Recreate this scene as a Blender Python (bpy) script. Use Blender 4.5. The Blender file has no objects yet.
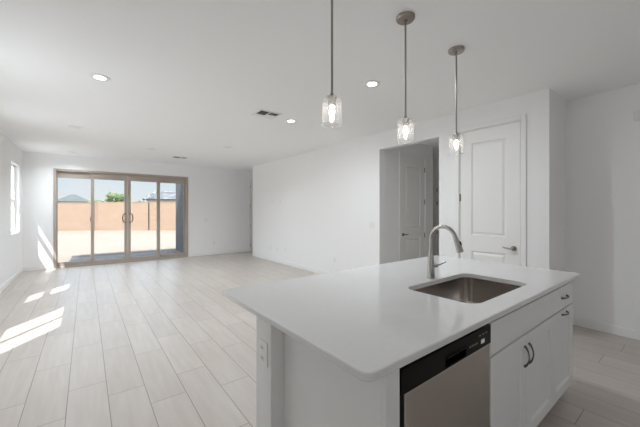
import bpy, bmesh, math, random
from mathutils import Vector, Matrix, noise
random.seed(4)
S = bpy.context.scene
COL = S.collection
# ------------------------------------------------------------------ camera
cam = bpy.data.objects.new('camera', bpy.data.cameras.new('camera'))
COL.objects.link(cam)
cam.data.sensor_width = 36
cam.data.lens = 302.0 * 36 / 640
cam.data.shift_y = -2.5 / 640
cam.data.clip_start = 0.02
cam.location = (0, 0, 1.38)
cam.rotation_euler = (math.radians(90), 0, -math.atan(234 / 302.0))
S.camera = cam
# ------------------------------------------------------------------ exposure
S.view_settings.view_transform = 'Standard'
S.view_settings.look = 'None'
S.view_settings.exposure = 0.45
S.view_settings.gamma = 1.0
S.view_settings.use_curve_mapping = False
S.cycles.max_bounces = 14
S.cycles.diffuse_bounces = 12
S.cycles.transparent_max_bounces = 16
S.cycles.sample_clamp_indirect = 6
S.cycles.use_denoising = True
# ------------------------------------------------------------------ sky
W = bpy.data.worlds.new('sky')
S.world = W
W.use_nodes = True
wn = W.node_tree.nodes
wl = W.node_tree.links
wn.clear()
wo = wn.new('ShaderNodeOutputWorld')
wb = wn.new('ShaderNodeBackground')
wtc = wn.new('ShaderNodeTexCoord')
wsep = wn.new('ShaderNodeSeparateXYZ')
wr = wn.new('ShaderNodeValToRGB')
wr.color_ramp.elements[0].position = 0.0
wr.color_ramp.elements[0].color = (0.98, 0.99, 1.0, 1)
wr.color_ramp.elements[1].position = 0.12
wr.color_ramp.elements[1].color = (0.78, 0.90, 1.0, 1)
we = wr.color_ramp.elements.new(0.35)
we.color = (2.45, 2.75, 3.2, 1)
wnz = wn.new('ShaderNodeTexNoise')
wnz.inputs['Scale'].default_value = 3.0
wnz.inputs['Detail'].default_value = 5
wcr = wn.new('ShaderNodeValToRGB')
wcr.color_ramp.elements[0].position = 0.45
wcr.color_ramp.elements[1].position = 0.7
wmix = wn.new('ShaderNodeMix')
wmix.data_type = 'RGBA'
wl.new(wtc.outputs['Generated'], wsep.inputs[0])
wl.new(wsep.outputs['Z'], wr.inputs[0])
wl.new(wtc.outputs['Generated'], wnz.inputs['Vector'])
wl.new(wnz.outputs[0], wcr.inputs[0])
wl.new(wcr.outputs[0], wmix.inputs['Factor'])
wl.new(wr.outputs[0], wmix.inputs['A'])
wmix.inputs['B'].default_value = (1, 1, 1, 1)
wl.new(wmix.outputs['Result'], wb.inputs['Color'])
wb.inputs['Strength'].default_value = 1.35
wl.new(wb.outputs[0], wo.inputs['Surface'])
# ------------------------------------------------------------------ sun
sun = bpy.data.objects.new('sun', bpy.data.lights.new('sun', 'SUN'))
COL.objects.link(sun)
sun.data.energy = 7.0
sun.data.angle = math.radians(0.55)
sun.data.color = (1.0, 0.985, 0.97)
sun.rotation_euler = Vector((1.0, 1.4, -2.2)).to_track_quat('-Z', 'Y').to_euler()
CAN_W = 13.0          # radiant watts of one kitchen ceiling lamp
REAR_FILL_W = 2.0          # radiant watts of the unseen fill lamp added behind the island aisle
FAR_FILL_W = 8.0          # radiant watts of the fill lamp added under each unlit living room can

# ------------------------------------------------------------------ materials
def mat(name, col, rough=0.5, metal=0.0, noise_amt=0.0, nscale=6.0, bump=0.0, bscale=200.0, spec=0.5, stretch=None):
    m = bpy.data.materials.new(name)
    m.use_nodes = True
    nt = m.node_tree
    b = nt.nodes['Principled BSDF']
    b.inputs['Base Color'].default_value = (*col, 1)
    b.inputs['Roughness'].default_value = rough
    b.inputs['Metallic'].default_value = metal
    b.inputs['Specular IOR Level'].default_value = spec
    tc = nt.nodes.new('ShaderNodeTexCoord')
    vec = tc.outputs['Object']
    if stretch:
        mp = nt.nodes.new('ShaderNodeMapping')
        mp.inputs['Scale'].default_value = stretch
        nt.links.new(vec, mp.inputs[0])
        vec = mp.outputs[0]
    if noise_amt:
        n = nt.nodes.new('ShaderNodeTexNoise')
        n.inputs['Scale'].default_value = nscale
        n.inputs['Detail'].default_value = 4
        nt.links.new(vec, n.inputs['Vector'])
        mx = nt.nodes.new('ShaderNodeMix')
        mx.data_type = 'RGBA'
        mx.inputs['A'].default_value = (*[max(0, c * (1 - noise_amt)) for c in col], 1)
        mx.inputs['B'].default_value = (*[min(1, c * (1 + noise_amt)) for c in col], 1)
        nt.links.new(n.outputs[0], mx.inputs['Factor'])
        nt.links.new(mx.outputs['Result'], b.inputs['Base Color'])
    if bump:
        n2 = nt.nodes.new('ShaderNodeTexNoise')
        n2.inputs['Scale'].default_value = bscale
        nt.links.new(vec, n2.inputs['Vector'])
        bp = nt.nodes.new('ShaderNodeBump')
        bp.inputs['Strength'].default_value = bump
        bp.inputs['Distance'].default_value = 0.002
        nt.links.new(n2.outputs[0], bp.inputs['Height'])
        nt.links.new(bp.outputs[0], b.inputs['Normal'])
    return m

def emit(name, col, s):
    m = bpy.data.materials.new(name)
    m.use_nodes = True
    b = m.node_tree.nodes['Principled BSDF']
    b.inputs['Base Color'].default_value = (*col, 1)
    b.inputs['Emission Color'].default_value = (*col, 1)
    b.inputs['Emission Strength'].default_value = s
    return m

def thin_glass(name, tint, refl=0.08, haze=0.0):
    m = bpy.data.materials.new(name)
    m.use_nodes = True
    nt = m.node_tree
    nt.nodes.clear()
    o = nt.nodes.new('ShaderNodeOutputMaterial')
    t = nt.nodes.new('ShaderNodeBsdfTransparent')
    t.inputs[0].default_value = (*tint, 1)
    g = nt.nodes.new('ShaderNodeBsdfGlossy')
    g.inputs['Roughness'].default_value = 0.02
    lw = nt.nodes.new('ShaderNodeLayerWeight')
    lw.inputs['Blend'].default_value = 0.5
    pw = nt.nodes.new('ShaderNodeMath')
    pw.operation = 'POWER'
    pw.inputs[1].default_value = 5.0
    mr = nt.nodes.new('ShaderNodeMapRange')
    mr.inputs['To Min'].default_value = refl * 0.5
    mr.inputs['To Max'].default_value = 0.97
    nt.links.new(lw.outputs['Facing'], pw.inputs[0])
    nt.links.new(pw.outputs[0], mr.inputs['Value'])
    mx = nt.nodes.new('ShaderNodeMixShader')
    nt.links.new(mr.outputs[0], mx.inputs[0])
    nt.links.new(t.outputs[0], mx.inputs[1])
    nt.links.new(g.outputs[0], mx.inputs[2])
    last = mx.outputs[0]
    if haze:
        d = nt.nodes.new('ShaderNodeBsdfTranslucent')
        d.inputs[0].default_value = (0.95, 0.95, 0.95, 1)
        vz = nt.nodes.new('ShaderNodeTexVoronoi')
        vz.inputs['Scale'].default_value = 160
        tc = nt.nodes.new('ShaderNodeTexCoord')
        nt.links.new(tc.outputs['Object'], vz.inputs['Vector'])
        rr = nt.nodes.new('ShaderNodeMapRange')
        rr.inputs['From Min'].default_value = 0.1
        rr.inputs['From Max'].default_value = 0.5
        rr.inputs['To Min'].default_value = haze * 1.8
        rr.inputs['To Max'].default_value = haze * 0.5
        nt.links.new(vz.outputs['Distance'], rr.inputs['Value'])
        m2 = nt.nodes.new('ShaderNodeMixShader')
        nt.links.new(rr.outputs[0], m2.inputs[0])
        nt.links.new(last, m2.inputs[1])
        nt.links.new(d.outputs[0], m2.inputs[2])
        last = m2.outputs[0]
    nt.links.new(last, o.inputs['Surface'])
    return m

def floor_mat():
    m = bpy.data.materials.new('wood_look_tile')
    m.use_nodes = True
    nt = m.node_tree
    L = nt.links
    b = nt.nodes['Principled BSDF']
    def M(op, a, c=None, d=None):
        n = nt.nodes.new('ShaderNodeMath')
        n.operation = op
        for i, v in enumerate((a, c, d)):
            if v is None:
                continue
            if isinstance(v, (int, float)):
                n.inputs[i].default_value = v
            else:
                L.new(v, n.inputs[i])
        return n.outputs[0]
    geo = nt.nodes.new('ShaderNodeNewGeometry')
    sp = nt.nodes.new('ShaderNodeSeparateXYZ')
    L.new(geo.outputs['Position'], sp.inputs[0])
    u = M('DIVIDE', M('ADD', sp.outputs['X'], 0.107), 0.237)
    col = M('FLOOR', u)
    fu = M('FRACT', u)
    seven = M('FRACT', M('DIVIDE', M('ADD', col, 700.1), 7.0))
    rp = nt.nodes.new('ShaderNodeValToRGB')
    rp.color_ramp.interpolation = 'CONSTANT'
    ph = [.26, .0, .62, .01, .535, .267, .804]
    el = rp.color_ramp.elements
    for i, p in enumerate(ph):
        e = el[0] if i == 0 else (el[1] if i == 1 else el.new(i / 7))
        e.position = i / 7
        e.color = (p, p, p, 1)
    L.new(seven, rp.inputs[0])
    v = M('DIVIDE', M('SUBTRACT', M('ADD', sp.outputs['Y'], 91.5), rp.outputs[0]), 0.915)
    row = M('FLOOR', v)
    fv = M('FRACT', v)
    du = M('MULTIPLY', M('MINIMUM', fu, M('SUBTRACT', 1.0, fu)), 0.237)
    dv = M('MULTIPLY', M('MINIMUM', fv, M('SUBTRACT', 1.0, fv)), 0.915)
    d = M('MINIMUM', du, dv)
    g = nt.nodes.new('ShaderNodeMapRange')
    g.inputs['From Min'].default_value = 0.0014
    g.inputs['From Max'].default_value = 0.0034
    L.new(d, g.inputs['Value'])
    cmb = nt.nodes.new('ShaderNodeCombineXYZ')
    L.new(col, cmb.inputs[0])
    L.new(row, cmb.inputs[1])
    wnz = nt.nodes.new('ShaderNodeTexWhiteNoise')
    wnz.noise_dimensions = '2D'
    L.new(cmb.outputs[0], wnz.inputs['Vector'])
    mp = nt.nodes.new('ShaderNodeMapping')
    mp.inputs['Scale'].default_value = (22, 2.2, 1)
    L.new(geo.outputs['Position'], mp.inputs[0])
    off = nt.nodes.new('ShaderNodeVectorMath')
    off.operation = 'MULTIPLY_ADD'
    L.new(wnz.outputs['Color'], off.inputs[0])
    off.inputs[1].default_value = (9, 9, 9)
    L.new(mp.outputs[0], off.inputs[2])
    nz = nt.nodes.new('ShaderNodeTexNoise')
    nz.inputs['Scale'].default_value = 1.0
    nz.inputs['Detail'].default_value = 5
    L.new(off.outputs[0], nz.inputs['Vector'])
    f = M('ADD', M('MULTIPLY', wnz.outputs['Value'], 0.22), M('MULTIPLY', nz.outputs[0], 0.78))
    cr = nt.nodes.new('ShaderNodeValToRGB')
    cr.color_ramp.elements[0].position = 0.15
    cr.color_ramp.elements[0].color = (0.445, 0.395, 0.355, 1)
    cr.color_ramp.elements[1].position = 0.85
    cr.color_ramp.elements[1].color = (0.575, 0.525, 0.48, 1)
    L.new(f, cr.inputs[0])
    mx = nt.nodes.new('ShaderNodeMix')
    mx.data_type = 'RGBA'
    mx.inputs['A'].default_value = (0.22, 0.205, 0.19, 1)
    L.new(g.outputs[0], mx.inputs['Factor'])
    L.new(cr.outputs[0], mx.inputs['B'])
    L.new(mx.outputs['Result'], b.inputs['Base Color'])
    b.inputs['Roughness'].default_value = 0.33
    b.inputs['Specular IOR Level'].default_value = 0.45
    bp = nt.nodes.new('ShaderNodeBump')
    bp.inputs['Strength'].default_value = 0.25
    bp.inputs['Distance'].default_value = 0.003
    L.new(g.outputs[0], bp.inputs['Height'])
    L.new(bp.outputs[0], b.inputs['Normal'])
    return m

def block_mat():
    m = bpy.data.materials.new('block_wall_paint')
    m.use_nodes = True
    nt = m.node_tree
    b = nt.nodes['Principled BSDF']
    tc = nt.nodes.new('ShaderNodeTexCoord')
    mp = nt.nodes.new('ShaderNodeMapping')
    mp.inputs['Rotation'].default_value = (math.radians(90), 0, 0)
    nt.links.new(tc.outputs['Object'], mp.inputs[0])
    br = nt.nodes.new('ShaderNodeTexBrick')
    br.inputs['Color1'].default_value = (0.45, 0.31, 0.22, 1)
    br.inputs['Color2'].default_value = (0.49, 0.345, 0.245, 1)
    br.inputs['Mortar'].default_value = (0.39, 0.28, 0.205, 1)
    br.inputs['Scale'].default_value = 1
    br.inputs['Brick Width'].default_value = 0.4
    br.inputs['Row Height'].default_value = 0.2
    br.inputs['Mortar Size'].default_value = 0.008
    nt.links.new(mp.outputs[0], br.inputs['Vector'])
    nt.links.new(br.outputs['Color'], b.inputs['Base Color'])
    b.inputs['Roughness'].default_value = 0.9
    return m

def roof_mat(name, a, c):
    m = bpy.data.materials.new(name)
    m.use_nodes = True
    nt = m.node_tree
    b = nt.nodes['Principled BSDF']
    tc = nt.nodes.new('ShaderNodeTexCoord')
    br = nt.nodes.new('ShaderNodeTexBrick')
    br.inputs['Color1'].default_value = (*a, 1)
    br.inputs['Color2'].default_value = (*c, 1)
    br.inputs['Mortar'].default_value = (*[x * 0.5 for x in a], 1)
    br.inputs['Scale'].default_value = 1
    br.inputs['Brick Width'].default_value = 0.7
    br.inputs['Row Height'].default_value = 0.5
    br.inputs['Mortar Size'].default_value = 0.06
    nt.links.new(tc.outputs['Object'], br.inputs['Vector'])
    nt.links.new(br.outputs['Color'], b.inputs['Base Color'])
    b.inputs['Roughness'].default_value = 0.9
    return m

WALL = mat('wall_paint', (0.872, 0.869, 0.867), 0.85, bump=0.12, bscale=160)
CEIL = mat('ceiling_paint', (0.92, 0.92, 0.92), 0.9, bump=0.1, bscale=140)
TRIM = mat('trim_paint', (0.85, 0.845, 0.835), 0.4)
DOORP = mat('door_paint', (0.84, 0.83, 0.815), 0.4)
CABP = mat('cabinet_paint', (0.80, 0.795, 0.785), 0.38)
QUARTZ = mat('quartz', (0.72, 0.715, 0.71), 0.06, noise_amt=0.03, nscale=40)
STEEL = mat('brushed_steel', (0.50, 0.46, 0.43), 0.28, 1.0, bump=0.12, bscale=60, stretch=(60, 1, 1))
SINKS = mat('sink_steel', (0.58, 0.54, 0.51), 0.17, 1.0)
NICKEL = mat('brushed_nickel', (0.50, 0.48, 0.45), 0.26, 1.0)
DNICK = mat('satin_nickel', (0.30, 0.27, 0.245), 0.34, 1.0)
PNICK = mat('pendant_nickel', (0.36, 0.32, 0.285), 0.36, 1.0)
PULLM = mat('pull_nickel', (0.19, 0.175, 0.16), 0.38, 1.0)
BRONZE = mat('dark_bronze', (0.10, 0.085, 0.07), 0.4)
BLACK = mat('black_plastic', (0.010, 0.009, 0.009), 0.3, spec=0.08)
DARK = mat('dark_cavity', (0.03, 0.03, 0.03), 0.8)
PLATE = mat('plate_plastic', (0.83, 0.825, 0.81), 0.35)
TAUPE = mat('taupe_vinyl', (0.42, 0.36, 0.31), 0.45)
VINYL = mat('white_vinyl', (0.86, 0.86, 0.84), 0.4)
FLOOR = floor_mat()
GLASS = thin_glass('pane_glass', (0.97, 0.985, 0.98))
LOWE = thin_glass('low_e_glass', (0.68, 0.70, 0.705))
SEED = thin_glass('seeded_glass', (0.97, 0.97, 0.97), 0.12, 0.085)
RIM = thin_glass('glass_edge', (0.95, 0.96, 0.96), 0.3, 0.34)
BULB = emit('bulb_glow', (1.0, 0.93, 0.84), 19.0)
LENS = emit('lamp_lens_lit', (1.0, 0.97, 0.92), 6.0)
LENSOFF = mat('lamp_lens_unlit', (0.80, 0.80, 0.78), 0.5)
SAND = mat('sand', (0.385, 0.31, 0.245), 0.95, noise_amt=0.12, nscale=1.2, bump=0.4, bscale=30)
BOUNCE_GROUND = mat('pale_bounce_ground', (0.58, 0.575, 0.565), 0.95, noise_amt=0.15, nscale=40)  # pale tone chosen to bounce sunlight up through the left windows
SHADE_BAND = mat('painted_shade_band', (0.13, 0.11, 0.095), 0.95, noise_amt=0.2, nscale=30)  # shade past the patio slab put into a dark ground colour
CONC = mat('patio_concrete', (0.17, 0.172, 0.18), 0.85, noise_amt=0.08, nscale=3)
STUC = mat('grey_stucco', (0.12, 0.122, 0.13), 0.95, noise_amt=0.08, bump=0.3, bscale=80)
BLOCK = block_mat()
PALE = mat('pale_stucco', (0.68, 0.64, 0.58), 0.9, noise_amt=0.04)
ROOFL = roof_mat('grey_green_roof_tile', (0.17, 0.185, 0.175), (0.23, 0.235, 0.22))
ROOFR = roof_mat('grey_roof_tile', (0.15, 0.15, 0.16), (0.44, 0.43, 0.43))
LEAF = mat('tree_leaf', (0.30, 0.37, 0.18), 0.8, noise_amt=0.3, nscale=2)
BARK = mat('bark', (0.16, 0.12, 0.09), 0.9)
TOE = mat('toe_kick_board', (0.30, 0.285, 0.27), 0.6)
DISPLAY = emit('panel_legend', (0.65, 0.65, 0.63), 0.10)

# ------------------------------------------------------------------ mesh helpers
def box(bm, x0, x1, y0, y1, z0, z1, bev=0.0, seg=1):
    r = bmesh.ops.create_cube(bm, size=1.0)
    vs = r['verts']
    for v in vs:
        v.co = Vector((x0 if v.co.x < 0 else x1, y0 if v.co.y < 0 else y1, z0 if v.co.z < 0 else z1))
    if bev:
        es = list({e for v in vs for e in v.link_edges})
        bmesh.ops.bevel(bm, geom=es, offset=bev, segments=seg, affect='EDGES', profile=0.5)

def lathe(bm, prof, origin, axis=(0, 0, 1), n=32, cap=True):
    """prof: (radius, distance along the axis)"""
    q = Vector(axis).to_track_quat('Z', 'Y')
    o = Vector(origin)
    rings = []
    for r, h in prof:
        rings.append([bm.verts.new(o + q @ Vector((r * math.cos(2 * math.pi * k / n), r * math.sin(2 * math.pi * k / n), h))) for k in range(n)])
    for a, b in zip(rings, rings[1:]):
        for k in range(n):
            bm.faces.new((a[k], a[(k + 1) % n], b[(k + 1) % n], b[k]))
    if cap:
        bm.faces.new(rings[0][::-1])
        bm.faces.new(rings[-1])

def tube(bm, pts, rad, n=16):
    pts = [Vector(p) for p in pts]
    if isinstance(rad, (int, float)):
        rad = [rad] * len(pts)
    ref = None
    rings = []
    for i, p in enumerate(pts):
        t = (pts[min(i + 1, len(pts) - 1)] - pts[max(i - 1, 0)]).normalized()
        if ref is None:
            ref = Vector((1, 0, 0)) if abs(t.x) < 0.8 else Vector((0, 1, 0))
        a = (ref - t * ref.dot(t)).normalized()
        ref = a
        b = t.cross(a)
        rings.append([bm.verts.new(p + rad[i] * (a * math.cos(2 * math.pi * k / n) + b * math.sin(2 * math.pi * k / n))) for k in range(n)])
    for a, b in zip(rings, rings[1:]):
        for k in range(n):
            bm.faces.new((a[k], a[(k + 1) % n], b[(k + 1) % n], b[k]))
    bm.faces.new(rings[0][::-1])
    bm.faces.new(rings[-1])

def rrect(x0, x1, y0, y1, r, n=8):
    out = []
    for cx, cy, a0 in ((x1 - r, y0 + r, -90), (x1 - r, y1 - r, 0), (x0 + r, y1 - r, 90), (x0 + r, y0 + r, 180)):
        for k in range(n + 1):
            a = math.radians(a0 + 90 * k / n)
            out.append((cx + r * math.cos(a), cy + r * math.sin(a)))
    return out

def loop(bm, pts, z):
    return [bm.verts.new((x, y, z)) for x, y in pts]

def bridge(bm, a, b):
    n = len(a)
    for k in range(n):
        bm.faces.new((a[k], a[(k + 1) % n], b[(k + 1) % n], b[k]))

def obj(name, bm, m, parent=None, smooth=False, loc=None):
    bmesh.ops.recalc_face_normals(bm, faces=bm.faces)
    me = bpy.data.meshes.new(name)
    bm.to_mesh(me)
    bm.free()
    me.materials.append(m)
    o = bpy.data.objects.new(name, me)
    COL.objects.link(o)
    if smooth:
        for p in me.polygons:
            p.use_smooth = True
        es = [e for e in me.edges]
        bb = bmesh.new()
        bb.from_mesh(me)
        for e in bb.edges:
            if len(e.link_faces) == 2 and e.calc_face_angle(0) > math.radians(38):
                e.smooth = False
        bb.to_mesh(me)
        bb.free()
    if parent:
        o.parent = parent
    if loc:
        o.location = loc
    return o

def part(name, boxes, m, parent=None, bev=0.0, seg=1):
    bm = bmesh.new()
    for b in boxes:
        box(bm, *b, bev=bev, seg=seg)
    return obj(name, bm, m, parent)

def tag(o, label, cat, group=None, kind=None):
    o['label'] = label
    o['category'] = cat
    if group:
        o['group'] = group
    if kind:
        o['kind'] = kind
    return o

def thing(name, label, cat, loc=(0, 0, 0), rz=0, group=None, kind=None):
    o = bpy.data.objects.new(name, None)
    COL.objects.link(o)
    o.location = loc
    o.rotation_euler = (0, 0, rz)
    o.empty_display_size = 0.1
    return tag(o, label, cat, group, kind)

def structure(name, boxes, m, label, cat, bev=0.0):
    return tag(part(name, boxes, m, None, bev), label, cat, kind='structure')

def dup(root, loc, label):
    r = root.copy()
    COL.objects.link(r)
    r.location = loc
    r['label'] = label
    for ch in list(root.children):
        c = ch.copy()
        if ch.type == 'LIGHT':
            c.data = ch.data
        COL.objects.link(c)
        c.parent = r
        for g in ch.children:
            d = g.copy()
            COL.objects.link(d)
            d.parent = c
    return r

def wall_boxes(a0, a1, h, holes):
    """rectangles (a0,a1,z0,z1) that fill a wall round its openings; holes: (a0,a1,z0,z1)"""
    out = []
    x = a0
    for p, q, z0, z1 in sorted(holes):
        if p > x:
            out.append((x, p, 0, h))
        if z0 > 0:
            out.append((p, q, 0, z0))
        if z1 < h:
            out.append((p, q, z1, h))
        x = q
    if x < a1:
        out.append((x, a1, 0, h))
    return out

def wall_x(name, x0, x1, y0, y1, holes, label, m=None):     # a wall that runs along Y
    return structure(name, [(x0, x1, a, b, c, d) for a, b, c, d in wall_boxes(y0, y1, H, holes)], m or WALL, label, 'wall')

def wall_y(name, y0, y1, x0, x1, holes, label, m=None):     # a wall that runs along X
    return structure(name, [(a, b, y0, y1, c, d) for a, b, c, d in wall_boxes(x0, x1, H, holes)], m or WALL, label, 'wall')

# ------------------------------------------------------------------ room shell
H = 2.743
YB = 9.6          # back wall, inner face
XL = -1.15        # left wall, inner face
XR = 4.06         # long right wall, inner face
XN = 4.68         # nook wall, inner face
SL = (-0.615, 2.43)
WINS = [(8.30, 9.22), (5.46, 6.18), (3.24, 4.42), (-2.7, -1.75)]
structure('floor', [(-1.30, 7.0, -3.15, 9.62, -0.06, 0)], FLOOR, 'greige wood look tile floor of the great room', 'floor')
structure('ceiling', [(-1.30, 7.0, -3.15, 9.75, H, H + 0.12)], CEIL, 'flat white ceiling over the great room', 'ceiling')
wall_x('wall_left', XL - 0.15, XL, -3.15, 9.75, [(a, b, 0.92, 2.36) for a, b in WINS], 'white left wall with the narrow window')
wall_y('wall_back', YB, YB + 0.15, XL, 5.6, [(SL[0], SL[1], 0, 2.40), (4.43, 5.24, 0, 2.445)], 'white back wall around the sliding glass door')
wall_x('wall_right', XR, XR + 0.13, 1.09, 8.63, [(1.37, 2.10, 0, 2.45), (2.413, 3.54, 0, 2.46)], 'long white right wall with hall opening and pantry door')
wall_y('wall_nook_return', 1.09, 1.22, XR + 0.13, XN + 0.15, [], 'short shaded return wall beside the pantry door')
wall_x('wall_nook', XN, XN + 0.15, -3.15, 1.09, [], 'shaded grey white nook wall at the right edge')
wall_y('wall_rear', -3.15, -3.0, XL, XN, [], 'white wall behind the island')
wall_y('wall_hall_left', 3.58, 3.71, XR + 0.13, 5.79, [(4.71, 5.49, 0, 2.44)], 'shadowed hall wall with closed panel door')
wall_y('wall_hall_right', 2.25, 2.38, XR + 0.13, 6.6, [], 'shadowed right wall of the hall')
wall_x('wall_hall_end', 6.6, 6.75, 2.25, 4.9, [(3.1, 3.98, 0, 2.1)], 'shadowed end wall of the hall')
wall_y('wall_hall_far', 4.75, 4.88, 5.66, 6.6, [], 'shadowed far wall of the side passage')
wall_x('wall_passage', 5.66, 5.79, 3.71, 4.75, [], 'shadowed side of the passage')
wall_y('wall_alcove', 8.5, 8.63, XR + 0.13, 5.6, [], 'white alcove side behind the long right wall')
wall_x('wall_alcove_end', 5.6, 5.75, 8.5, 9.75, [], 'white end of the alcove past the right wall')

# baseboards
BB = 0.095
def baseboard(name, bx, label):
    o = structure(name, bx, TRIM, label, 'baseboard', bev=0.003)
    return o
t_ = 0.013
baseboard('baseboard_left', [(XL, XL + t_, -3.0, YB, 0, BB)], 'white baseboard along the left wall')
baseboard('baseboard_back', [(XL + t_, SL[0], YB - t_, YB, 0, BB), (SL[1], 4.365, YB - t_, YB, 0, BB)], 'white baseboard along the back wall')
baseboard('baseboard_right', [(XR - t_, XR, 3.54, 8.63 + t_, 0, BB), (XR - t_, XR, 2.165, 2.413, 0, BB), (XR - t_, XR, 1.09 - t_, 1.305, 0, BB)], 'white baseboard along the long right wall')
baseboard('baseboard_nook_return', [(XR, XN, 1.09 - t_, 1.09, 0, BB)], 'white baseboard along the short return wall')
baseboard('baseboard_nook', [(XN - t_, XN, -3.0, 1.09 - t_, 0, BB)], 'white baseboard along the nook wall')
baseboard('baseboard_hall', [(XR + 0.13, 4.64, 3.567, 3.58, 0, BB), (5.56, 5.79, 3.567, 3.58, 0, BB)], 'white baseboard in the hall')

# ------------------------------------------------------------------ windows in the left wall
def window(i, y0, y1, kind, label):
    x = XL - 0.10
    w = thing('window_%d' % i, label, 'window', (x, (y0 + y1) / 2, 0.92), kind='structure')
    h = 1.44
    a, b = -(y1 - y0) / 2, (y1 - y0) / 2
    f = 0.05
    part('window_frame', [(-.05, .03, a, a + f, 0, h), (-.05, .03, b - f, b, 0, h), (-.05, .03, a + f, b - f, 0, f), (-.05, .03, a + f, b - f, h - f, h)], VINYL, w, bev=0.003)
    if kind == 'hung':
        part('meeting_rail', [(-.03, .035, a + f, b - f, h * .475 - .03, h * .475 + .03)], VINYL, w, bev=0.003)
        part('pane', [(-.006, 0, a + f, b - f, f, h * .475 - .03)], GLASS, w)
        part('pane', [(-.006, 0, a + f, b - f, h * .475 + .03, h - f)], GLASS, w)
    else:
        part('mullion', [(-.02, .015, -.066, -.030, f, h - f)], VINYL, w, bev=0.003)
        part('pane', [(-.006, 0, a + f, -.066, f, h - f)], GLASS, w)
        part('pane', [(-.006, 0, -.030, b - f, f, h - f)], GLASS, w)
    return w
window(1, *WINS[0], 'hung', 'narrow white single hung window in the left wall')
window(2, *WINS[1], 'hung', 'white single hung window nearer along the left wall')
window(3, *WINS[2], 'slide', 'white slider window of two panes in the left wall')

window(4, *WINS[3], 'slide', 'unseen white slider window added for light at the kitchen end of the left wall')  # out of view, added to light the kitchen

# ------------------------------------------------------------------ sliding glass door
d1 = thing('door_1', 'four panel taupe framed sliding glass door to the patio', 'sliding door', (0, YB + 0.045, 0), kind='structure')
x0, x1 = SL
part('door_frame', [(x0, x0 + .055, -.05, .09, 0, 2.40), (x1 - .055, x1, -.05, .09, 0, 2.40), (x0 + .055, x1 - .055, -.05, .09, 2.35, 2.40), (x0 + .055, x1 - .055, -.05, .09, 0, .035)], TAUPE, d1, bev=0.004)
def dpanel(a, b, y, sl, sr):
    bx = [(a, a + sl, y, y + .035, .037, 2.348), (b - sr, b, y, y + .035, .037, 2.348), (a + sl, b - sr, y, y + .035, .037, .125), (a + sl, b - sr, y, y + .035, 2.195, 2.348)]
    p = part('door_panel', bx, TAUPE, d1, bev=0.003)
    part('glass_pane', [(a + sl, b - sr, y + .014, y + .021, .125, 2.195)], LOWE, p)
    return p
def pull(p, x, y, m, s):
    bm = bmesh.new()
    tube(bm, [(x, y, 1.07), (x, y - .028, 1.075), (x + s * .05, y - .04, 1.09), (x + s * .07, y - .044, 1.16), (x + s * .07, y - .044, 1.22), (x + s * .05, y - .04, 1.29), (x, y - .028, 1.305), (x, y, 1.31)], 0.013, 10)
    return obj('door_pull', bm, BRONZE, p, smooth=True)
pL = dpanel(x0 + .050, .165, .045, .020, .065)
pA = dpanel(.096, .888, 0, .066, .072)
pB = dpanel(.892, 1.68, 0, .072, .08)
pR = dpanel(1.60, x1 - .057, .045, .075, .05)
pull(pA, .842, 0, DNICK, -1)
pull(pB, .938, 0, DNICK, 1)
part('latch', [(.085, .10, -.012, .0, 1.12, 1.23)], DARK, pA, bev=.003)
structure('trim_1', [(x0 - .03, x0, YB - .012, YB, 0, 2.43), (x1, x1 + .03, YB - .012, YB, 0, 2.43), (x0, x1, YB - .012, YB, 2.40, 2.43)], TRIM, 'thin white drywall bead round the sliding door', 'trim', bev=0.002)

# ------------------------------------------------------------------ panel doors
def lever(parent, x, z, s, m):
    """rosette and lever on the door's front face; s = +1 points to +x"""
    bm = bmesh.new()
    lathe(bm, [(0.032, 0), (0.032, 0.006), (0.027, 0.011), (0.012, 0.012), (0.011, 0.045)], (x, 0, z), (0, -1, 0), 24)
    tube(bm, [(x - s * .008, -.05, z), (x + s * .03, -.053, z), (x + s * .07, -.052, z + .004), (x + s * .105, -.047, z + .012)], [.012, .011, .009, .007], 12)
    h = obj('door_handle', bm, m, parent, smooth=True)
    return h

def panel_door(name, label, loc, rz, w, h, hinge_right, m=DOORP, handle=True, hz=0.925):
    root = thing(name, label, 'door', loc, rz, kind='structure')
    st = .15
    lz0, lz1, uz0, uz1 = .22, .85, 1.055, h - .165
    th = .036
    part('door_slab', [(0, st, 0, th, 0, h), (w - st, w, 0, th, 0, h), (st, w - st, 0, th, 0, lz0), (st, w - st, 0, th, lz1, uz0), (st, w - st, 0, th, uz1, h)], m, root)
    for z0, z1 in ((lz0, lz1), (uz0, uz1)):
        bm = bmesh.new()
        rings = []
        for ins, dep in ((0, 0.0), (.010, .015), (.022, .015), (.045, .004)):
            rings.append([bm.verts.new(p) for p in ((st + ins, dep, z0 + ins), (w - st - ins, dep, z0 + ins), (w - st - ins, dep, z1 - ins), (st + ins, dep, z1 - ins))])
        for a, b in zip(rings, rings[1:]):
            bridge(bm, a, b)
        bm.faces.new(rings[-1])
        back = [bm.verts.new((v.co.x, th, v.co.z)) for v in rings[0]]
        bridge(bm, back, rings[0])
        bm.faces.new(back)
        obj('raised_panel', bm, m, root)
    hx = w + .004 if hinge_right else -.004
    for z in (.22, .88, 1.56, h - .22):
        bm = bmesh.new()
        lathe(bm, [(.007, -.05), (.007, .05)], (hx, -.006, z), (0, 0, 1), 10)
        box(bm, hx - .014, hx + .014, -.002, .002, z - .05, z + .05)
        obj('hinge', bm, DNICK, root)
    if handle:
        lever(root, .065 if hinge_right else w - .065, hz, 1 if hinge_right else -1, DNICK)
    return root

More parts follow.
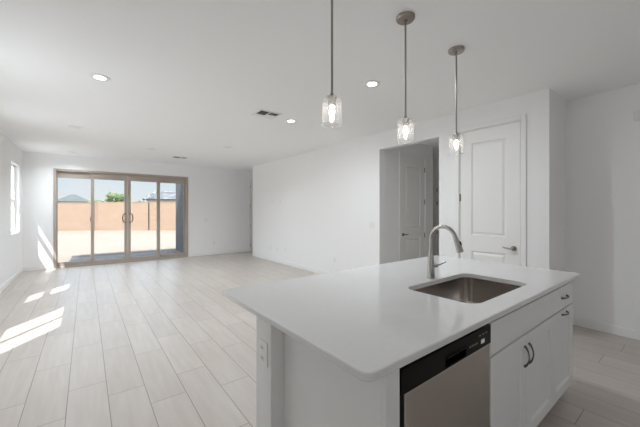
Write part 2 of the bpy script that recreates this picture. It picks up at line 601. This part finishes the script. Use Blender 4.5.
def casing(name, loc, rz, w, h, label, cw=.062, th=.016):
    """door casing round an opening of width w, front at local y<0"""
    bm = bmesh.new()
    for a in ((-cw, -.007, -th, 0, 0, h + cw), (w + .007, w + cw, -th, 0, 0, h + cw), (-.007, w + .007, -th, 0, h + .006, h + cw)):
        box(bm, *a, bev=.004)
    o = obj(name, bm, TRIM)
    o.location = loc
    o.rotation_euler = (0, 0, rz)
    return tag(o, label, 'door casing', kind='structure')

R90 = -math.pi / 2
panel_door('door_2', 'tall white two panel pantry door in the right wall', (XR + .001, 2.096, .004), R90, .720, 2.441, False)
casing('trim_2', (XR, 2.10, 0), R90, .73, 2.45, 'white casing round the pantry door')
panel_door('door_3', 'tall shadowed two panel door inside the hall', (4.713, 3.583, .004), 0, .774, 2.432, True)
casing('trim_3', (4.71, 3.58, 0), 0, .78, 2.44, 'white casing round the hall door')
panel_door('door_4', 'white door in the alcove past the long right wall', (4.433, YB + .012, .004), 0, .80, 2.438, False)
casing('trim_4', (4.43, YB, 0), 0, .81, 2.445, 'white casing round the alcove door')
panel_door('door_5', 'shadowed door at the end of the hall', (6.612, 3.977, .004), R90, .874, 2.09, False)
casing('trim_5', (6.6, 3.98, 0), R90, .88, 2.1, 'white casing at the end of the hall')

# ------------------------------------------------------------------ island
FY = 0.62
IZ = 0.884
# knee wall
kw = tag(part('knee_wall', [(.67, 2.84, 1.232, 1.384, 0, IZ)], CABP, bev=.003), 'painted half wall carrying the seating side of the quartz island top', 'half wall')
ep = thing('island_end_panel', 'flat painted end panel of the island left of the dishwasher', 'cabinet panel', (.74, .93, 0))
part('side_panel', [(0, .02, -.295, .30, 0, IZ)], CABP, ep, bev=.002)
part('front_stile', [(0, .068, -.312, -.295, 0, IZ)], CABP, ep, bev=.002)

def shaker(name, x0, x1, z0, z1, parent, fr=.062, th=.02):
    """shaker front in the cabinet's local frame, face at y = 0"""
    bm = bmesh.new()
    for b in ((x0, x0 + fr, 0, th, z0, z1), (x1 - fr, x1, 0, th, z0, z1), (x0 + fr, x1 - fr, 0, th, z0, z0 + fr), (x0 + fr, x1 - fr, 0, th, z1 - fr, z1)):
        box(bm, *b)
    box(bm, x0 + fr, x1 - fr, .011, th, z0 + fr, z1 - fr)
    # sloped inner bead
    a = [bm.verts.new(p) for p in ((x0 + fr, .001, z0 + fr), (x1 - fr, .001, z0 + fr), (x1 - fr, .001, z1 - fr), (x0 + fr, .001, z1 - fr))]
    b = [bm.verts.new(p) for p in ((x0 + fr + .008, .0112, z0 + fr + .008), (x1 - fr - .008, .0112, z0 + fr + .008), (x1 - fr - .008, .0112, z1 - fr - .008), (x0 + fr + .008, .0112, z1 - fr - .008))]
    bridge(bm, a, b)
    return obj(name, bm, CABP, parent)

def bar_pull(parent, x, z, vert, L=.112, proud=0.0):
    bm = bmesh.new()
    pts, rad = [], []
    n = 14
    for k in range(n + 1):
        t = k / n
        s = (t - .5) * L
        out = -.024 * math.sin(math.pi * t) ** 0.6
        r = .0036 + .0042 * abs(2 * t - 1) ** 3
        pts.append((x, out + proud, z + s) if vert else (x + s, out + proud, z))
        rad.append(r)
    tube(bm, pts, rad, 10)
    return obj('pull_handle', bm, PULLM, parent, smooth=True)

def cabinet(name, label, x0, x1):
    """base cabinet carcass with toe kick; local origin on the floor at its front left corner"""
    r = thing(name, label, 'cabinet', (x0, FY, 0), group=None)
    w = x1 - x0
    t = .018
    part('cabinet_body', [(0, t, .034, .60, .11, IZ), (w - t, w, .034, .60, .11, IZ), (t, w - t, .582, .60, .11, IZ), (t, w - t, .021, .582, .112, .128), (t, w - t, .035, .06, IZ - .018, IZ), (t, w - t, .035, .06, .69, .72)], CABP, r)
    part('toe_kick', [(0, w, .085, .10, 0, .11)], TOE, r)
    return r, w

sc_, w_ = cabinet('sink_cabinet', 'white sink base cabinet with two shaker doors right of the dishwasher', 1.475, 2.3825)
ff = part('false_drawer_front', [(.002, w_ - .0015, 0, .02, .707, .860)], CABP, sc_, bev=.002)
mid = 1.921 - 1.475
dl = shaker('cabinet_door', .002, mid - .0022, .118, .699, sc_)
dr = shaker('cabinet_door', mid + .0022, w_ - .0015, .118, .699, sc_)
bar_pull(dl, mid - .030, .588, True)
bar_pull(dr, mid + .032, .588, True)
nc_, w2 = cabinet('drawer_cabinet', 'narrow white base cabinet with drawer over one shaker door at island end', 2.3835, 2.84)
df = part('drawer', [(.0015, w2 - .001, 0, .02, .707, .860)], CABP, nc_, bev=.002)
bar_pull(df, w2 / 2 + .01, .785, False)
dn = shaker('cabinet_door', .0015, w2 - .001, .118, .699, nc_)
bar_pull(dn, w2 / 2 + .01, .672, False)

# dishwasher
dw = thing('dishwasher', 'stainless steel dishwasher with black control panel under the island top', 'dishwasher', (.811, FY, 0))
WD = .662
part('tub', [(.01, WD - .006, .05, .58, .10, .868)], DARK, dw)
bm = bmesh.new()
box(bm, .028, WD - .004, 0, .045, .115, .772, bev=.006, seg=3)
obj('door_panel', bm, STEEL, dw, smooth=True)
bm = bmesh.new()
# control panel with a pocket handle
px0, px1, pz0, pz1 = .002, WD - .003, .776, .860
hx0, hx1, hz0, hz1 = .27, .43, .783, .818
for b in ((px0, hx0, -.004, .045, pz0, pz1), (hx1, px1, -.004, .045, pz0, pz1), (hx0, hx1, -.004, .045, hz1, pz1), (hx0, hx1, -.004, .045, pz0, hz0), (hx0, hx1, .03, .045, hz0, hz1)):
    box(bm, *b)
cp = obj('control_panel', bm, BLACK, dw)
part('pocket_lip', [(hx0, hx1, -.009, -.004, hz1 - .004, hz1 + .006)], BLACK, cp, bev=.002)
for k in range(4):
    part('button', [(.455 + k * .02, .467 + k * .02, -.0065, -.004, .806, .813)], DNICK, cp, bev=.0008)
part('status_display', [(.562, .592, -.006, -.004, .796, .813)], DISPLAY, cp)
for k in range(3):
    part('button', [(.542 + k * .03, .558 + k * .03, -.0065, -.004, .833, .838)], DNICK, cp, bev=.0008)
part('kick_plate', [(.018, WD - .004, .06, .075, 0, .112)], BLACK, dw)
part('side_gap_strip', [(.0, .026, .004, .03, .10, .774)], BLACK, dw)

# counter top with sink cut-out
CX = (.630, 2.928, .592, 1.772)
SX = (1.52, 2.268, .712, 1.136)
CT = .914
bm = bmesh.new()
def rr(i, r): return rrect(CX[0] + i, CX[1] - i, CX[2] + i, CX[3] - i, r - i, 8)
def hr(i, r): return rrect(SX[0] - i, SX[1] + i, SX[2] - i, SX[3] + i, r + i, 8)
def slab_face(bm, lo, li):
    es = []
    for l in (lo, li):
        for k in range(len(l)):
            es.append(bm.edges.get((l[k], l[(k + 1) % len(l)])) or bm.edges.new((l[k], l[(k + 1) % len(l)])))
    bmesh.ops.triangle_fill(bm, use_beauty=True, use_dissolve=False, edges=es)
e_ = .005
o_top = loop(bm, rr(e_, .035), CT)
o_m1 = loop(bm, rr(e_ * .3, .035), CT - e_ * .3)
o_up = loop(bm, rr(0, .035), CT - e_)
o_lo = loop(bm, rr(0, .035), IZ + .001 + e_)
o_bot = loop(bm, rr(e_, .035), IZ + .001)
i_top = loop(bm, hr(.003, .075), CT)
i_up = loop(bm, hr(0, .075), CT - .003)
i_bot = loop(bm, hr(0, .075), IZ + .001)
slab_face(bm, o_top, i_top)
slab_face(bm, o_bot, i_bot)
for a, b in ((o_top, o_m1), (o_m1, o_up), (o_up, o_lo), (o_lo, o_bot), (i_top, i_up), (i_up, i_bot)):
    bridge(bm, a, b)
ct = tag(obj('countertop', bm, QUARTZ), 'white quartz island countertop with rounded corners and sink cut-out', 'countertop')

# sink bowl
bm = bmesh.new()
prof = [(.018, .0, .075), (.0045, .0, .075), (.0045, -.02, .075), (-.004, -.17, .075), (-.012, -.195, .07), (-.035, -.212, .05), (-.12, -.216, .03)]
rings = []
ZR = IZ
for ins, dz, r in prof:
    rings.append(loop(bm, rrect(SX[0] - ins, SX[1] + ins, SX[2] - ins, SX[3] + ins, max(.02, r + ins), 8), ZR + dz))
for a, b in zip(rings, rings[1:]):
    bridge(bm, a, b)
bm.faces.new(rings[-1])
sk = thing('kitchen_sink', 'undermount stainless steel single bowl sink set into the island top', 'sink', (1.8925, .9265, 0))
so = obj('sink_bowl', bm, SINKS, sk, smooth=True)
so.location = (-1.8925, -.9265, 0)
sol = so.modifiers.new('sheet', 'SOLIDIFY')
sol.thickness = .0012
sol.offset = -1
bm = bmesh.new()
lathe(bm, [(.045, .0), (.045, .003), (.036, .004), (.03, -.001), (.012, -.001), (.010, .004)], (0, .02, ZR - .2158), n=28)
obj('drain', bm, NICKEL, sk, smooth=True)

# faucet
fa = thing('kitchen_faucet', 'tall curved brushed nickel pull-down faucet behind the island sink', 'faucet', (1.897, 1.188, CT))
bm = bmesh.new()
lathe(bm, [(.028, 0), (.028, .004), (.0255, .007), (.025, .03), (.0235, .09), (.019, .15), (.0145, .20), (.0125, .23)], (0, 0, 0), n=28)
obj('faucet_body', bm, NICKEL, fa, smooth=True)
bm = bmesh.new()
pts = [(0, 0, .22), (0, 0, .26)]
for k in range(0, 15):
    a = math.radians(160 * k / 14)
    pts.append((0, -.089 + .089 * math.cos(a), .272 + .089 * math.sin(a)))
tube(bm, pts, .0132, 16)
obj('spout', bm, NICKEL, fa, smooth=True)
p = Vector(pts[-1])
dirv = Vector((0, -math.sin(math.radians(160)), math.cos(math.radians(160)))).normalized()
bm = bmesh.new()
lathe(bm, [(.0136, 0), (.0155, .02), (.019, .065), (.021, .095), (.0205, .107), (.017, .11)], p, dirv, 24)
sh = obj('spray_head', bm, NICKEL, fa, smooth=True)
bm = bmesh.new()
side = Vector((.35, -.94, 0)).normalized()
c_ = p + dirv * .045 + Vector((.005, -.0165, -.004))
tube(bm, [c_ - dirv * .016, c_, c_ + dirv * .016], [.006, .0095, .006], 12)
obj('spray_button', bm, BLACK, sh, smooth=True)
bm = bmesh.new()
lathe(bm, [(.014, 0), (.014, .028), (.011, .032)], (.014, -.006, .086), Vector((.75, -.66, 0)), 18)
tube(bm, [(.036, -.026, .088), (.055, -.044, .099), (.078, -.065, .114)], [.0065, .0055, .005], 12)
obj('lever_handle', bm, NICKEL, fa, smooth=True)

# ------------------------------------------------------------------ wall plates
def plate(name, label, cat, loc, rz, w=.07, h=.115, kind='outlet'):
    r = thing(name, label, cat, loc, rz)
    part('cover_plate', [(-w / 2, w / 2, -.006, 0, -h / 2, h / 2)], PLATE, r, bev=.0025)
    if kind == 'outlet':
        for z in (-.024, .024):
            q = part('socket', [(-.017, .017, -.008, -.006, z - .014, z + .014)], PLATE, r, bev=.003)
            part('socket_slot', [(-.008, -.005, -.0084, -.0079, z - .006, z + .006), (.005, .008, -.0084, -.0079, z - .006, z + .006)], DARK, q)
    elif kind == 'switch':
        n = max(1, round(w / .05) - 0)
        n = {True: 1}.get(w < .08, 2 if w < .15 else 3)
        for k in range(n):
            cx = (k - (n - 1) / 2) * .046
            part('rocker', [(cx - .0165, cx + .0165, -.010, -.006, -.033, .033)], PLATE, r, bev=.002)
    elif kind == 'blank':
        bm = bmesh.new()
        lathe(bm, [(.007, 0), (.007, .003)], (0, -.006, 0), (0, -1, 0), 12)
        obj('jack', bm, DNICK, r)
    return r
plate('outlet', 'white power outlet on the end of the island half wall', 'outlet', (.67, 1.305, .706), R90, .088, .115)
plate('light_switch', 'white rocker switch plate on the right wall just left of the hall opening', 'switch', (XR, 3.715, 1.12), R90, .118, .115, 'switch')
plate('outlet', 'low outlet alone on the right wall nearest the island top', 'outlet', (XR, 4.75, .37), R90)
plate('outlet', 'low outlet leftmost of the three together on the right wall', 'outlet', (XR, 7.49, .365), R90)
plate('cable_jack', 'low jack plate in the middle of the three together on the right wall', 'outlet', (XR, 7.09, .352), R90, kind='blank')
plate('outlet', 'low outlet rightmost of the three together on the right wall', 'outlet', (XR, 6.69, .372), R90)
plate('outlet', 'television height outlet on the right wall, left one of the high pair', 'outlet', (XR, 7.35, 1.625), R90)
plate('cable_jack', 'television height jack plate on the right wall, right one of the high pair', 'outlet', (XR, 6.94, 1.62), R90, kind='blank')
plate('light_switch', 'white rocker switch plate on the back wall right of the sliding door', 'switch', (2.967, YB, 1.10), 0, .118, .115, 'switch')
plate('outlet', 'low outlet on the back wall right of the sliding door', 'outlet', (3.2, YB, .368), 0)
db = thing('door_chime', 'small white chime box high on the nook wall at the right edge', 'door chime', (XN, .425, 2.40), R90)
part('chime_cover', [(-.07, .07, -.045, 0, -.05, .05)], PLATE, db, bev=.005)
part('chime_base', [(-.078, .078, -.006, 0, -.057, .057)], PLATE, db, bev=.002)

# ------------------------------------------------------------------ ceiling fixtures
def can(loc, label, lit, proto=[]):
    x, y, _ = loc
    r = thing('recessed_light', label, 'ceiling light', loc, group='recessed ceiling lights')
    bm = bmesh.new()
    lathe(bm, [(.092, 0), (.092, -.004), (.086, -.008), (.070, -.008), (.052, -.0035), (.052, 0)], (0, 0, 0), n=32, cap=False)
    obj('trim_ring', bm, TRIM, r, smooth=True)
    bm = bmesh.new()
    lathe(bm, [(.052, -.001), (.052, -.003)], (0, 0, 0), n=32)
    obj('lens', bm, LENS if lit else LENSOFF, r)
    if True:
        ld = bpy.data.lights.new('lamp', 'AREA')
        ld.shape = 'DISK'
        ld.size = .10
        ld.energy = (CAN_W if y > 0 else REAR_FILL_W) if lit else FAR_FILL_W  # cans with an unlit lens still carry an added fill lamp
        ld.spread = math.radians(170 if lit else 138)
        ld.color = (.88, .95, 1.0)
        l = bpy.data.objects.new('lamp', ld)
        COL.objects.link(l)
        l.parent = r
        l.location = (0, 0, -.006)
    return r
for x, y, lit, lab in ((.113, 3.813, True, 'lit recessed ceiling light nearest the sliding door side, alone at left'),
                       (2.426, 2.22, True, 'lit recessed ceiling light between the first and second pendant'),
                       (2.454, 3.884, True, 'lit recessed ceiling light right beside the larger air vent'),
                       (1.147, 7.51, False, 'recessed ceiling light with unlit lens and added fill lamp near the far small air vent'),
                       (2.391, 6.284, False, 'recessed ceiling light with unlit lens and added fill lamp far along toward the right wall'),
                       (-.128, 6.299, False, 'recessed ceiling light with unlit lens and added fill lamp far along toward the left window'),
                       (-.24, 9.0, False, 'small ceiling fitting built as a recessed can with added fill lamp, just above the sliding door left half'),  # a small ceiling fitting drawn as a can; its lamp is added
                       (2.426, -.9, True, 'unseen recessed fill light added behind the island aisle')):  # out of view, added to brighten the kitchen side
    can((x, y, H), lab, lit)

def vent(loc, w, d, label):
    r = thing('air_vent', label, 'air vent', loc)
    f = .028
    part('vent_frame', [(-w / 2, -w / 2 + f, -d / 2, d / 2, -.009, 0), (w / 2 - f, w / 2, -d / 2, d / 2, -.009, 0), (-w / 2 + f, w / 2 - f, -d / 2, -d / 2 + f, -.009, 0), (-w / 2 + f, w / 2 - f, d / 2 - f, d / 2, -.009, 0), (-.006, .006, -d / 2 + f, d / 2 - f, -.009, 0)], TRIM, r, bev=.002)
    part('duct_back', [(-w / 2 + f, w / 2 - f, -d / 2 + f, d / 2 - f, -.0022, -.0008)], DARK, r)
    for side, sgn, ya, yb in ((-1, -1, -d / 2 + f, .035), (-1, 1, .045, d / 2 - f), (1, -1, -d / 2 + f, -.02), (1, 1, -.01, d / 2 - f)):
        xa, xb = (-w / 2 + f, -.006) if side < 0 else (.006, w / 2 - f)
        n = 5
        for k in range(n):
            xc = xa + (k + .5) * (xb - xa) / n
            bm = bmesh.new()
            box(bm, -.008 if sgn < 0 else -.014, .008 if sgn < 0 else .014, ya, yb, -.0007, .0007)
            bmesh.ops.rotate(bm, verts=bm.verts, cent=(0, 0, 0), matrix=Matrix.Rotation(math.radians(-38 if sgn < 0 else 18), 3, 'Y'))
            bmesh.ops.translate(bm, verts=bm.verts, vec=(xc, 0, -.0075))
            obj('louver', bm, TRIM, r)
    return r
vent((2.01, 3.82, H), .34, .30, 'larger white ceiling air vent beside a lit recessed light')
vent((1.89, 8.27, H), .36, .30, 'smaller looking white ceiling air vent far off near the sliding door')

# ------------------------------------------------------------------ pendants
pr = thing('pendant_light', 'nickel pendant with clear seeded glass cylinder, nearest and leftmost over the island', 'pendant light', (1.10, 1.309, H), group='pendants over the island')
ST, SB = 2.020 - H, 1.866 - H
bm = bmesh.new()
lathe(bm, [(.064, 0), (.064, -.016), (.058, -.024), (.014, -.026), (.012, -.04), (.0065, -.042)], (0, 0, 0), n=36)
obj('canopy', bm, PNICK, pr, smooth=True)
bm = bmesh.new()
lathe(bm, [(.0065, -.03), (.0065, ST + .03)], (0, 0, 0), n=14)
obj('rod', bm, PNICK, pr, smooth=True)
bm = bmesh.new()
lathe(bm, [(.0075, ST + .03), (.0095, ST + .022), (.013, ST + .014), (.027, ST + .008), (.031, ST + .001), (.024, ST - .001), (.023, ST - .038), (.015, ST - .045)], (0, 0, 0), n=28)
obj('socket', bm, PNICK, pr, smooth=True)
bm = bmesh.new()
ro, ri = .057, .0535
lathe(bm, [(.0235, ST - .002), (ro - .008, ST - .002), (ro - .002, ST - .006), (ro, ST - .014), (ro, SB + .002), (ro - .0017, SB), (ri, SB + .002), (ri, ST - .014), (ri - .004, ST - .0065), (.0235, ST - .0055)], (0, 0, 0), n=48, cap=False)
obj('glass_shade', bm, SEED, pr, smooth=True)
bm = bmesh.new()
lathe(bm, [(.0095, ST - .040), (.0105, ST - .052), (.0145, ST - .068), (.0155, ST - .080), (.014, ST - .094), (.010, ST - .106), (.005, ST - .113), (.0015, ST - .115)], (0, 0, 0), n=24)
obj('bulb', bm, BULB, pr, smooth=True)
bm = bmesh.new()
n = 48
for zz, rad in ((SB + .0005, ro - .0015),):
    tube(bm, [(rad * math.cos(2 * math.pi * k / n), rad * math.sin(2 * math.pi * k / n), zz) for k in range(n)] + [(rad, 0.0001, zz)], .0026, 8)
obj('glass_rim', bm, RIM, pr, smooth=True)
bm = bmesh.new()
zz, rad = ST - .009, ro - .003
tube(bm, [(rad * math.cos(2 * math.pi * k / n), rad * math.sin(2 * math.pi * k / n), zz) for k in range(n)] + [(rad, 0.0001, zz)], .0022, 8)
obj('glass_shoulder', bm, RIM, pr, smooth=True)
dup(pr, (1.774, 1.309, H), 'nickel pendant with clear seeded glass cylinder, middle one of three over the island')
dup(pr, (2.468, 1.309, H), 'nickel pendant with clear seeded glass cylinder, farthest one near the pantry door')

# ------------------------------------------------------------------ outside
structure('ground', [(-45, 60, 9.75, 130, -.4, -.06)], SAND, 'bare tan sandy yard outside the sliding door', 'ground')
structure('ground_side_yard', [(-45, -1.3, -25, 9.75, -.4, -.06)], BOUNCE_GROUND, 'side yard left of the house, made pale to bounce light indoors', 'ground')  # ground surface made pale as a reflector for the ceiling
structure('patio_slab', [(-.35, 2.6, 9.75, 11.7, -.2, -.03)], CONC, 'grey concrete patio slab outside the sliding door', 'patio')
structure('ground_shade_band', [(-.35, 2.95, 11.7, 12.35, -.2, -.04)], SHADE_BAND, 'dark strip standing in for the shade band along the patio edge', 'ground')  # painted dark to deepen the shade beyond the slab
structure('roof_eave', [(-1.5, 6.8, 7.0, 10.75, H + .13, H + .30), (-1.52, -1.30, 7.0, 9.75, 2.45, H + .13)], PALE, 'house roof edge over the patio', 'roof')
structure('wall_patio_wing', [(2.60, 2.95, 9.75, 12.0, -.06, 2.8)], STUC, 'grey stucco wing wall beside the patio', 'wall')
# block wall along the yard's end
def seg_wall(name, a, b, h, label):
    a, b = Vector(a), Vector(b)
    L = (b - a).length
    o = part(name, [(0, L, -.1, .1, -.1, h), ], BLOCK)
    part('wall_cap', [(-.01, L + .01, -.12, .12, h, h + .05)], BLOCK, o)
    o.location = (a.x, a.y, 0)
    o.rotation_euler = (0, 0, math.atan2(b.y - a.y, b.x - a.x))
    return tag(o, label, 'block wall', kind='structure')
seg_wall('block_wall', (-9, 33.6), (.55, 28.2), 1.95, 'tan concrete block yard wall, left stretch beyond the patio')
seg_wall('block_wall', (.75, 28.05), (14, 18.3), 2.0, 'tan concrete block yard wall, right stretch beyond the patio')
tag(part('wall_post', [(.52, .80, 27.95, 28.3, -.1, 2.06)], BLOCK, bev=.01), 'tan block wall post where the two yard wall stretches meet', 'wall post')
tag(part('fence_post', [(3.68, 3.73, 25.68, 25.73, -.1, 2.02)], DARK, bev=.005), 'thin dark post against the right stretch of the yard wall', 'post')

def hip_house(name, label, c, w, d, zw, zr, ridge, m, rz):
    r = thing(name, label, 'house', (c[0], c[1], 0), rz)
    wl_ = part('house_wall', [(-w / 2 + .5, w / 2 - .5, -d / 2 + .5, d / 2 - .5, -.1, zw)], PALE, r)
    bm = bmesh.new()
    b = [bm.verts.new(p) for p in ((-w / 2, -d / 2, zw), (w / 2, -d / 2, zw), (w / 2, d / 2, zw), (-w / 2, d / 2, zw))]
    b2 = [bm.verts.new((v.co.x, v.co.y, zw - .22)) for v in b]
    t1 = bm.verts.new((-ridge / 2, 0, zr))
    t2 = bm.verts.new((ridge / 2, 0, zr))
    bm.faces.new((b[0], b[1], t2, t1))
    bm.faces.new((b[1], b[2], t2))
    bm.faces.new((b[2], b[3], t1, t2))
    bm.faces.new((b[3], b[0], t1))
    bridge(bm, b2, b)
    bm.faces.new(b2[::-1])
    obj('house_roof', bm, m, r)
    for x in (-w * .22, w * .2):
        part('house_window', [(x - .5, x + .5, -d / 2 + .46, -d / 2 + .5, zw - 1.6, zw - .5)], DARK, r)
    return r
hip_house('neighbor_house', 'pale house with low grey hip roof beyond the yard wall, seen through left pane', (-2.9, 110.0), 8.4, 7, 4.0, 6.0, 1.0, ROOFL, math.radians(4))
hip_house('neighbor_house', 'pale house with long grey tiled roof beyond the yard wall, seen at right', (14.3, 54.5), 13.5, 6, 3.3, 4.75, 10.8, ROOFR, math.radians(-20))

def tree(name, label, x, y, zc, rx, rz_, n, seed):
    r = thing(name, label, 'tree' if rz_ > 1 else 'shrub', (x, y, 0))
    rng = random.Random(seed)
    bm = bmesh.new()
    tube(bm, [(0, 0, -.1), (.05, 0, zc * .5), (0, .05, zc)], [.14, .11, .05], 8)
    for k in range(5):
        a = k * 1.3
        tube(bm, [(0, 0, zc * .55), (math.cos(a) * rx * .4, math.sin(a) * rx * .4, zc * .9), (math.cos(a) * rx * .7, math.sin(a) * rx * .7, zc + rz_ * .2)], [.06, .04, .02], 6)
    obj('trunk', bm, BARK, r)
    bm = bmesh.new()
    lumps = [(Vector((rng.uniform(-.55, .55) * rx, rng.uniform(-.55, .55) * rx, zc + rng.uniform(-.45, .5) * rz_)), rng.uniform(.35, .6)) for _ in range(12)]
    for _ in range(n):
        c, s = rng.choice(lumps)
        v = Vector((rng.gauss(0, 1), rng.gauss(0, 1), rng.gauss(0, 1))).normalized() * rng.uniform(.6, 1.0)
        p = c + Vector((v.x * rx * s, v.y * rx * s, v.z * rz_ * s))
        a = Vector((rng.gauss(0, 1), rng.gauss(0, 1), rng.gauss(0, 1))).normalized()
        b = a.orthogonal().normalized()
        q = rng.uniform(.10, .19)
        bm.faces.new([bm.verts.new(p + a * q), bm.verts.new(p + b * q * .5), bm.verts.new(p - a * q), bm.verts.new(p - b * q * .5)])
    obj('foliage', bm, LEAF, r)
    return r
tree('yard_tree', 'round green tree rising beyond the yard wall behind the sliding door', 3.3, 49.0, 2.95, 1.75, .95, 2600, 3)
tree('shrub', 'small dark shrub top above the yard wall left of the round tree', 1.0, 46.0, 2.25, .9, .5, 700, 5)
tree('shrub', 'small shrub top above the yard wall right of the round tree', 5.9, 46.0, 2.25, 1.1, .5, 700, 8)
